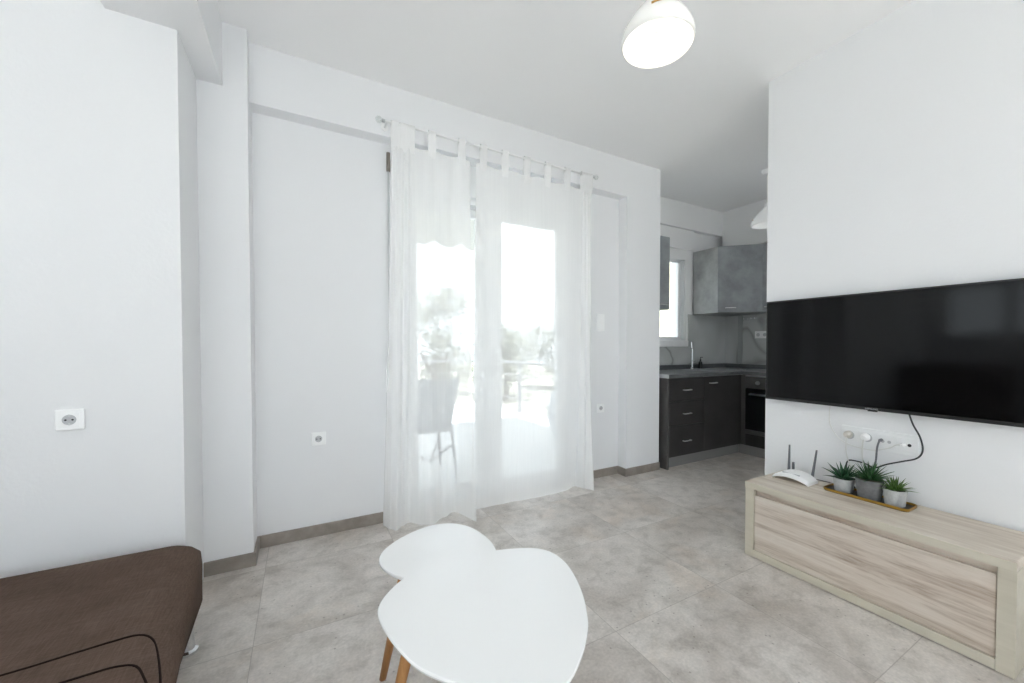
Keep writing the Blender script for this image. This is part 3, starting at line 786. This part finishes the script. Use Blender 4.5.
B(CX, CX + .02, 1.93, 2.564, .112, .236).build('plinth_drawer', M['darkcab'], oc, bevel=.0015)
B(CX + .05, CX + .066, 1.93, 2.668, 0, .108).build('kick_plate', M['kick'], oc)
ov = thing('oven', 'built in oven with black glass door and steel handle', 'oven', (4.4, 2.26, .24))
B(CX + .012, 4.66, 1.955, 2.562, .24, .862).build('body', M['black'], ov)
B(CX - .004, CX + .012, 1.955, 2.562, .725, .845).build('control_panel', M['endcab'], ov, bevel=.002)
B(CX - .008, CX + .012, 1.955, 2.562, .847, .861).build('top_trim', M['steel'], ov)
B(CX - .008, CX + .012, 1.955, 2.562, .285, .72).build('door', M['ovenglass'], ov, bevel=.002)
B(CX - .006, CX + .012, 1.955, 2.562, .243, .282).build('lower_trim', M['endcab'], ov, bevel=.001)
MB().tube([(CX - .008, 2.50, .665), (CX - .045, 2.50, .665), (CX - .045, 2.02, .665), (CX - .008, 2.02, .665)], .010, 8).build('handle', M['steel'], ov, smooth=True)
for yk in (2.43, 2.26, 2.09): MB().disc((CX - .004, yk, .785), (-1, 0, 0), .022, .022, 20, .018).build('knob', M['steel'], ov)
# worktop with a cut-out for the sink
wt = thing('worktop', 'grey L shaped kitchen worktop with a pale cut end', 'worktop', (3.8, 2.9, .865))
SX0, SX1, SY0, SY1 = 3.72, 4.34, 2.72, 3.08
mb = MB()
mb.box(2.965, SX0, 2.60, YW - .014, .866, .90).box(SX1, XR - .014, 2.60, YW - .014, .866, .90)
mb.box(SX0, SX1, 2.60, SY0, .866, .90).box(SX0, SX1, SY1, YW - .014, .866, .90)
mb.box(CX - .02, XR - .014, .9, 2.60, .866, .90)
mb.build('slab', M['worktop'], wt)
B(2.958, 2.965, 2.60, YW - .014, .866, .90).build('end_edge', M['worktopedge'], wt)
mb = MB().box(2.97, XR - .026, YW - .026, YW - .0125, .90, .951).box(XR - .026, XR - .0125, .9, YW - .026, .90, .951)
mb.build('upstand', M['worktop'], wt)
oc2 = thing('base_cabinet', 'dark kitchen base unit on the far side of the oven from the window', 'cabinet', (4.4, 1.4, 0))
B(CX + .022, 4.69, .92, 1.926, .11, .863).build('carcass', M['black'], oc2)  # same black, darkening the gaps round the doors
for y in (.92, 1.425): 
    dr = B(CX, CX + .02, y + .002, y + .50, .112, .86).build('door', M['darkcab'], oc2, bevel=.0015)
    bar_handle((CX, y + .42, .79), (0, 1, 0), (-1, 0, 0), .10, parent=dr)
B(CX + .05, CX + .066, .92, 1.926, 0, .108).build('kick_plate', M['kick'], oc2)
# sink
sk = thing('sink', 'inset stainless steel kitchen sink under the window', 'sink', (4.03, 2.9, .90))
mb = MB()
ro = rrect(SX0 - .015, SX1 + .015, SY0 - .015, SY1 + .015, .04); ri = rrect(SX0 + .03, SX0 + .37, SY0 + .02, SY1 - .02, .05); rb = rrect(SX0 + .05, SX0 + .35, SY0 + .04, SY1 - .04, .04)
rg2 = lambda oo, z: [(x, y, z) for x, y in oo]
mb.loft([rg2(ro, .9005), rg2(ro, .904), rg2(ri, .904), rg2(ri, .80), rg2(rb, .79)], cap=False)
mb.bm.faces.new([v for v in list(mb.bm.verts)[-len(rb):]])
mb.build('basin', M['steel'], sk)
mb = MB()
for k in range(6): mb.box(SX0 + .40, SX1 - .02, SY0 + .04 + k*.05, SY0 + .052 + k*.05, .904, .908)
mb.build('drainer_ribs', M['steel'], sk)
fx, fy = 3.96, 3.135
fc = thing('kitchen_tap', 'tall chrome kitchen tap behind the sink', 'tap', (fx, fy, .90))
MB().lathe([(.028, 0), (.028, .01), (.016, .02), (.014, .09), (.010, .10)], (fx, fy, .90), 18).build('base', M['chrome'], fc)
MB().tube(spline([(fx, fy, .99), (fx, fy, 1.10), (fx - .006, fy - .005, 1.175), (fx - .045, fy - .034, 1.215), (fx - .095, fy - .072, 1.20), (fx - .115, fy - .088, 1.14)], 6), .010, 12).build('spout', M['chrome'], fc, smooth=True)
MB().tube([(fx + .012, fy, .975), (fx + .055, fy, .99)], .007, 8).build('lever', M['chrome'], fc)
o = thing('dish_brush', 'small dark bottle standing beside the kitchen tap', 'bottle', (4.13, 3.15, .90))
MB().lathe([(.022, 0), (.022, .07), (.010, .09), (.010, .11)], (4.13, 3.15, .90), 14).build('bottle_body', M['black'], o)
MB().tube([(4.13, 3.15, 1.01), (4.13, 3.15, 1.035), (4.13, 3.12, 1.035)], .004, 8).build('pump', M['black'], o)
o.name = 'soap_bottle'
# wall cabinets
uz0, uz1 = 1.545, 2.285
def wall_door(name, parent, p0, p1, z0, z1, th=.02):
    p0, p1 = Vector((*p0, 0)), Vector((*p1, 0)); al = (p1 - p0).normalized(); nr = Vector((al.y, -al.x, 0))
    c = (p0 + p1)/2; c.z = (z0 + z1)/2
    return MB().obox(c - nr*0 + nr*(th/2), al*((p1 - p0).length/2 - .0015), nr*(th/2), Vector((0, 0, (z1 - z0)/2 - .0015))).build(name, M['upcab'], parent, bevel=.0015), al, nr
lc = thing('wall_cabinet', 'grey wall cabinet left of the kitchen window, beside the white pier', 'cabinet', (3.1, 3.05, uz0))
B(2.93, 3.285, 2.90, YW - .051, uz0, uz1).build('carcass', M['upside'], lc)
dr, al, nr = wall_door('door', lc, (2.93, 2.90), (3.285, 2.90), uz0, uz1)
bar_handle((3.19, 2.88, uz0 + .045), (1, 0, 0), (0, -1, 0), .10, parent=dr)
cc = thing('corner_wall_cabinet', 'grey diagonal corner wall cabinet right of the kitchen window', 'cabinet', (4.4, 2.95, uz0))
A_, B_ = (4.06, 2.885), (4.385, 2.56)
MB().prism([(4.06, YW - .013), (4.06, 2.885), (4.385, 2.56), (XR - .013, 2.56), (XR - .013, YW - .013)], uz0, uz1).build('carcass', M['upside'], cc)
dr, al, nr = wall_door('door', cc, A_, B_, uz0, uz1)
pm = Vector((*A_, 0)) + al*.135 + nr*.02
bar_handle((pm.x, pm.y, uz0 + .05), al, nr, .10, parent=dr)
rc = thing('wall_cabinet', 'grey wall cabinet above the oven run, at the television wall edge', 'cabinet', (4.54, 2.2, uz0))
B(4.385, XR - .013, 1.66, 2.555, uz0, uz1).build('carcass', M['upside'], rc)
for y0_, y1_ in ((1.66, 2.105), (2.11, 2.555)):
    dr, al, nr = wall_door('door', rc, (4.385, y1_), (4.385, y0_), uz0, uz1)
    bar_handle((4.365, y1_ - .09, uz0 + .05), (0, 1, 0), (-1, 0, 0), .10, parent=dr)
ks = thing('double_socket', 'white double socket on the marble backsplash', 'socket', (XR - .013, 2.78, 1.30))
B(XR - .022, XR - .013, 2.66, 2.82, 1.26, 1.345).build('cover_plate', M['plastic'], ks, bevel=.002)
for yy in (2.70, 2.78): MB().disc((XR - .022, yy, 1.302), (-1, 0, 0), .021, .002, 20).build('well', M['shade_grey'], ks)
hk = thing('hook_rail', 'small white hook rail under the corner wall cabinet', 'rail', (XR - .013, 2.93, 1.50))
B(XR - .018, XR - .013, 2.80, 2.97, 1.495, 1.508).build('rail', M['steel'], hk)
for k in range(4): MB().tube([(XR - .018, 2.82 + k*.045, 1.50), (XR - .03, 2.82 + k*.045, 1.492), (XR - .032, 2.82 + k*.045, 1.51)], .004, 6).build('hook', M['plastic'], hk)

# ------------------------------------------------------------------ outside: terrace, railing, chair, awning, trees
struct('balcony_floor', B(-2.2, 2.509, 3.05, 3.42, -.14, -.02).box(-2.2, 3.5, 3.42, 8.0, -.14, -.02).box(-.23, 2.51, 2.99, 3.05, -.14, -.02), M['balfloor'], 'pale tiled balcony floor beyond the door', 'floor')
struct('balcony_ceiling', B(-2.2, 2.509, 3.05, 4.35, 2.86, 3.02), M['pvc'], 'slab of the balcony above', 'ceiling')
struct('added_bounce_floor', B(-3.4, 5.2, -6.5, YK - .2, -.14, -.02), M['balfloor'], 'pale unseen floor added behind the room to bounce sun onto the ceiling', 'floor')  # added reflector: sunlit floor throwing light up through the rear opening
struct('ground', B(-60, 70, 8.6, 90, -3.3, -3.2).box(-60, -3.4, -60, 8.6, -3.3, -3.2), M['ground'], 'pale open ground beyond the balcony', 'ground')
rl = thing('balcony_railing', 'grey metal railing with horizontal bars round the balcony', 'railing', (3.36, 7.7, -.02))
zt = (.87, .64, .43, .21)
for i, z in enumerate(zt):
    r_ = .021 if i == 0 else .010
    MB().tube([(3.36, 3.5, z), (3.36, 7.75, z), (-2.1, 7.75, z)], r_, 8).build('top_rail' if i == 0 else 'bar', M['railing'], rl)
for x, y in ((3.36, 3.55), (3.36, 4.7), (3.36, 6.3), (3.36, 7.75), (1.9, 7.75), (.4, 7.75), (-1.1, 7.75)):
    B(x - .022, x + .022, y - .022, y + .022, -.02, .85).box(x - .05, x + .05, y - .05, y + .05, -.02, -.01).build('post', M['railing'], rl)
# chair seen from behind
ch = thing('patio_chair', 'grey woven patio chair outside the balcony door', 'chair', (1.0, 3.55, -.02))
cxm, cy0 = 1.0, 3.42
def chp(x, y, z): return (cxm + x, cy0 + y, z - .02)
MB().loft([[chp(-.15, .05, .44), chp(.15, .05, .44), chp(.15, .08, .45), chp(-.15, .08, .45)], [chp(-.205, -.055, .90), chp(.205, -.055, .90), chp(.205, -.025, .91), chp(-.205, -.025, .91)]]).build('backrest', M['rattan'], ch, bevel=.01)
MB().box(cxm - .19, cxm + .19, cy0 + .05, cy0 + .46, .40, .44).build('seat', M['rattan'], ch, bevel=.012)
for sx, yb, yt in ((-1, .0, .07), (1, .0, .07), (-1, .50, .46), (1, .50, .46)):
    MB().tube([chp(sx*.19, yb, 0), chp(sx*.165, yt, .43)], .013, 8).build('leg', M['railing'], ch)
for sx in (-1, 1):
    MB().tube([chp(sx*.17, .06, .30), chp(sx*.02, .25, .12)], .009, 6).tube([chp(sx*.17, .45, .30), chp(sx*.02, .25, .12)], .009, 6).build('brace', M['railing'], ch)
pl = thing('planter_stand_in', 'pale rounded planter standing in for a chair back, right edge of the balcony door', 'planter', (2.86, 3.86, -.02))  # planter shape standing in for what looks like a chair back
MB().lathe([(.20, 0), (.30, .10), (.37, .30), (.38, .45), (.33, .62), (.30, .66), (.28, .66), (.27, .60), (.001, .60)], (2.86, 3.86, -.02), 32).build('planter_pot', M['potout'], pl, smooth=True)
# awning with scalloped valance
aw = thing('awning', 'pale outdoor awning with a scalloped valance above the balcony', 'awning', (.9, 3.9, 2.35))
MB().tube([(.1, 3.9, 2.50), (1.66, 3.9, 2.50)], .035, 12).build('front_bar', M['pvc'], aw)
out = [(1.66, 2.49), (.1, 2.49)]
N = 60
for k in range(N + 1):
    x = .1 + 1.56*k/N
    out.append((x, 2.20 - .05*abs(math.sin(PI*(x - .1)/.26))))
mb = MB(); mb.loft([[(x, 3.897, z) for x, z in out], [(x, 3.903, z) for x, z in out]]); mb.build('valance', M['canvas'], aw)
mb = MB(); mb.loft([[(.1, 3.9, 2.53), (1.66, 3.9, 2.53)], [(.1, 3.08, 2.85), (1.66, 3.08, 2.85)]], cap=False, closed=False); mb.build('canopy', M['canvas'], aw, solid=.004)
for x in (.3, 1.45): MB().tube([(x, 3.06, 2.6), (x, 3.9, 2.49)], .015, 8).build('arm', M['pvc'], aw)
# far trees
def crown_mesh(seed, R_, hz, n=3600):
    rnd = random.Random(seed); mb = MB()
    lobes = [(rnd.uniform(-.6, .6)*R_, rnd.uniform(-.5, .5)*R_, rnd.uniform(.2, .85)*hz, rnd.uniform(.35, .6)*R_) for _ in range(9)]
    for k in range(n):
        lx, ly, lz, lr = rnd.choice(lobes)
        dvec = Vector((rnd.gauss(0, 1), rnd.gauss(0, 1), rnd.gauss(0, 1))).normalized()
        p = Vector((lx, ly, lz)) + dvec*lr*rnd.uniform(.55, 1.)
        u = Vector((rnd.gauss(0, 1), rnd.gauss(0, 1), rnd.gauss(0, 1))).normalized(); w_ = u.orthogonal().normalized(); s = rnd.uniform(.06, .14)*R_*.35
        v = [mb.bm.verts.new(p + u*s), mb.bm.verts.new(p + w_*s*.6), mb.bm.verts.new(p - u*s), mb.bm.verts.new(p - w_*s*.6)]
        mb.bm.faces.new(v)
    return mb
TREES = [('rounded grey green tree straight beyond the balcony corner, right pane', 14.2, 29., 3.3, 6.2), ('wide grey green tree beyond the balcony railing, at the right edge of the right pane', 22.0, 33.5, 3.8, 6.9),
         ('tall thin tree beyond the balcony, seen in the left pane', 7.0, 24., 2.2, 8.6), ('low bushy tree left of the tall thin tree', 2.2, 26., 2.8, 5.8), ('low tree right of the tall thin tree', 11.0, 34., 3.0, 5.8), ('low distant tree between the two wide trees', 22.5, 45., 3.4, 7.0)]
for k, (lb, x, y, R_, hh) in enumerate(TREES):
    t_ = thing('garden_tree', lb, 'tree', (x, y, -3.2), 'trees beyond the balcony')
    mb = crown_mesh(20 + k, R_, hh - 1.2)
    for v in mb.bm.verts: v.co += Vector((x, y, -2.2))
    mb.build('crown', M['foliage'], t_)
    mb = MB().tube([(x, y, -3.2), (x + .1, y, -1.2), (x, y, .6)], [.25, .18, .1], 8)
    mb.tube([(x + .05, y, -1.0), (x + .9, y + .2, .8)], [.12, .05], 6).tube([(x + .05, y, -1.0), (x - .9, y - .2, .8)], [.12, .05], 6)
    mb.build('trunk', M['bark'], t_)
o = MB().tube([(2.0 + 30*k/20 - 8, 16 - 0*k, 4.75 - 1.15*math.sin(PI*k/20) - .02*k) for k in range(21)], .02, 5).build('outside_cable', M['railing'], None)
tag(o, 'thin overhead cable across the sky beyond the balcony', 'cable')
nb = thing('neighbour_building', 'cream rendered building beyond the kitchen window', 'building', (10.6, 7, -3.2))
B(6.2, 15, 6.2, 8.0, -3.2, 4.2).build('wall', M['cream'], nb)
B(6.15, 15.2, 6.1, 8.1, 4.2, 4.45).build('roof_slab', M['pvc'], nb)

# ------------------------------------------------------------------ light
wd = bpy.data.worlds.new('World'); S.world = wd; wd.use_nodes = True
bg = wd.node_tree.nodes['Background']
bg.inputs[0].default_value = (.85, .915, 1.0, 1); bg.inputs[1].default_value = 1.0
sl = bpy.data.lights.new('Sun', 'SUN'); sl.energy = 8.; sl.angle = .02; sl.color = (.97, .98, 1.)
so = bpy.data.objects.new('Sun', sl); COL.objects.link(so)
so.rotation_euler = Vector((.18, math.cos(math.radians(62)), -math.sin(math.radians(62)))).to_track_quat('-Z', 'Y').to_euler()
def portal(name, loc, rot, sx, sy):
    l = bpy.data.lights.new(name, 'AREA'); l.shape = 'RECTANGLE'; l.size = sx; l.size_y = sy
    l.cycles.is_portal = True
    o = bpy.data.objects.new(name, l); o.location = loc; o.rotation_euler = rot; COL.objects.link(o)
portal('door_portal', (1.37, 3.06, 1.14), (-PI/2, 0, 0), 1.6, 2.28)
portal('kitchen_portal', ((KX0 + KX1)/2, YW + .21, (KZ0 + KZ1)/2), (-PI/2, 0, 0), .6, .95)
portal('back_portal', ((BW[0] + BW[1])/2, YK - .21, (BW[2] + BW[3])/2), (PI/2, 0, 0), BW[1] - BW[0], BW[3] - BW[2])
portal('kitchen_back_portal', ((KB[0] + KB[1])/2, YK - .21, (KB[2] + KB[3])/2), (PI/2, 0, 0), KB[1] - KB[0], KB[3] - KB[2])
portal('side_portal', (XL - .21, (LW[0] + LW[1])/2, (LW[2] + LW[3])/2), (0, -PI/2, 0), LW[3] - LW[2], LW[1] - LW[0])
def bulb(name, loc, w, col):
    l = bpy.data.lights.new(name, 'POINT'); l.energy = w; l.color = col; l.shadow_soft_size = .05
    o = bpy.data.objects.new(name, l); o.location = loc; COL.objects.link(o)
bulb('pendant_bulb', (1.075, 1.005, 2.26), .35, (1, .93, .82))

# ------------------------------------------------------------------ camera
cam = bpy.data.cameras.new('Camera'); co = bpy.data.objects.new('Camera', cam); COL.objects.link(co)
cam.sensor_fit = 'HORIZONTAL'; cam.sensor_width = 36
cam.lens = 36 * 401.02 / 1024
cam.shift_x = -(533.1 - 512) / 1024
cam.shift_y = (353.64 - 341.5) / 1024
cam.clip_start = .02; cam.clip_end = 300
co.location = (0, 0, 1.17)
co.rotation_euler = (math.radians(90 - 1.1), 0, math.radians(-30.0))
S.camera = co

S.view_settings.view_transform = 'Standard'; S.view_settings.look = 'None'
S.view_settings.gamma = 1; S.view_settings.use_curve_mapping = False
S.view_settings.exposure = 1.6
S.cycles.max_bounces = 14; S.cycles.diffuse_bounces = 9; S.cycles.glossy_bounces = 5
S.cycles.transparent_max_bounces = 32; S.cycles.transmission_bounces = 8
S.cycles.use_denoising = True
S.cycles.sample_clamp_indirect = 6
S.cycles.caustics_reflective = False; S.cycles.caustics_refractive = False
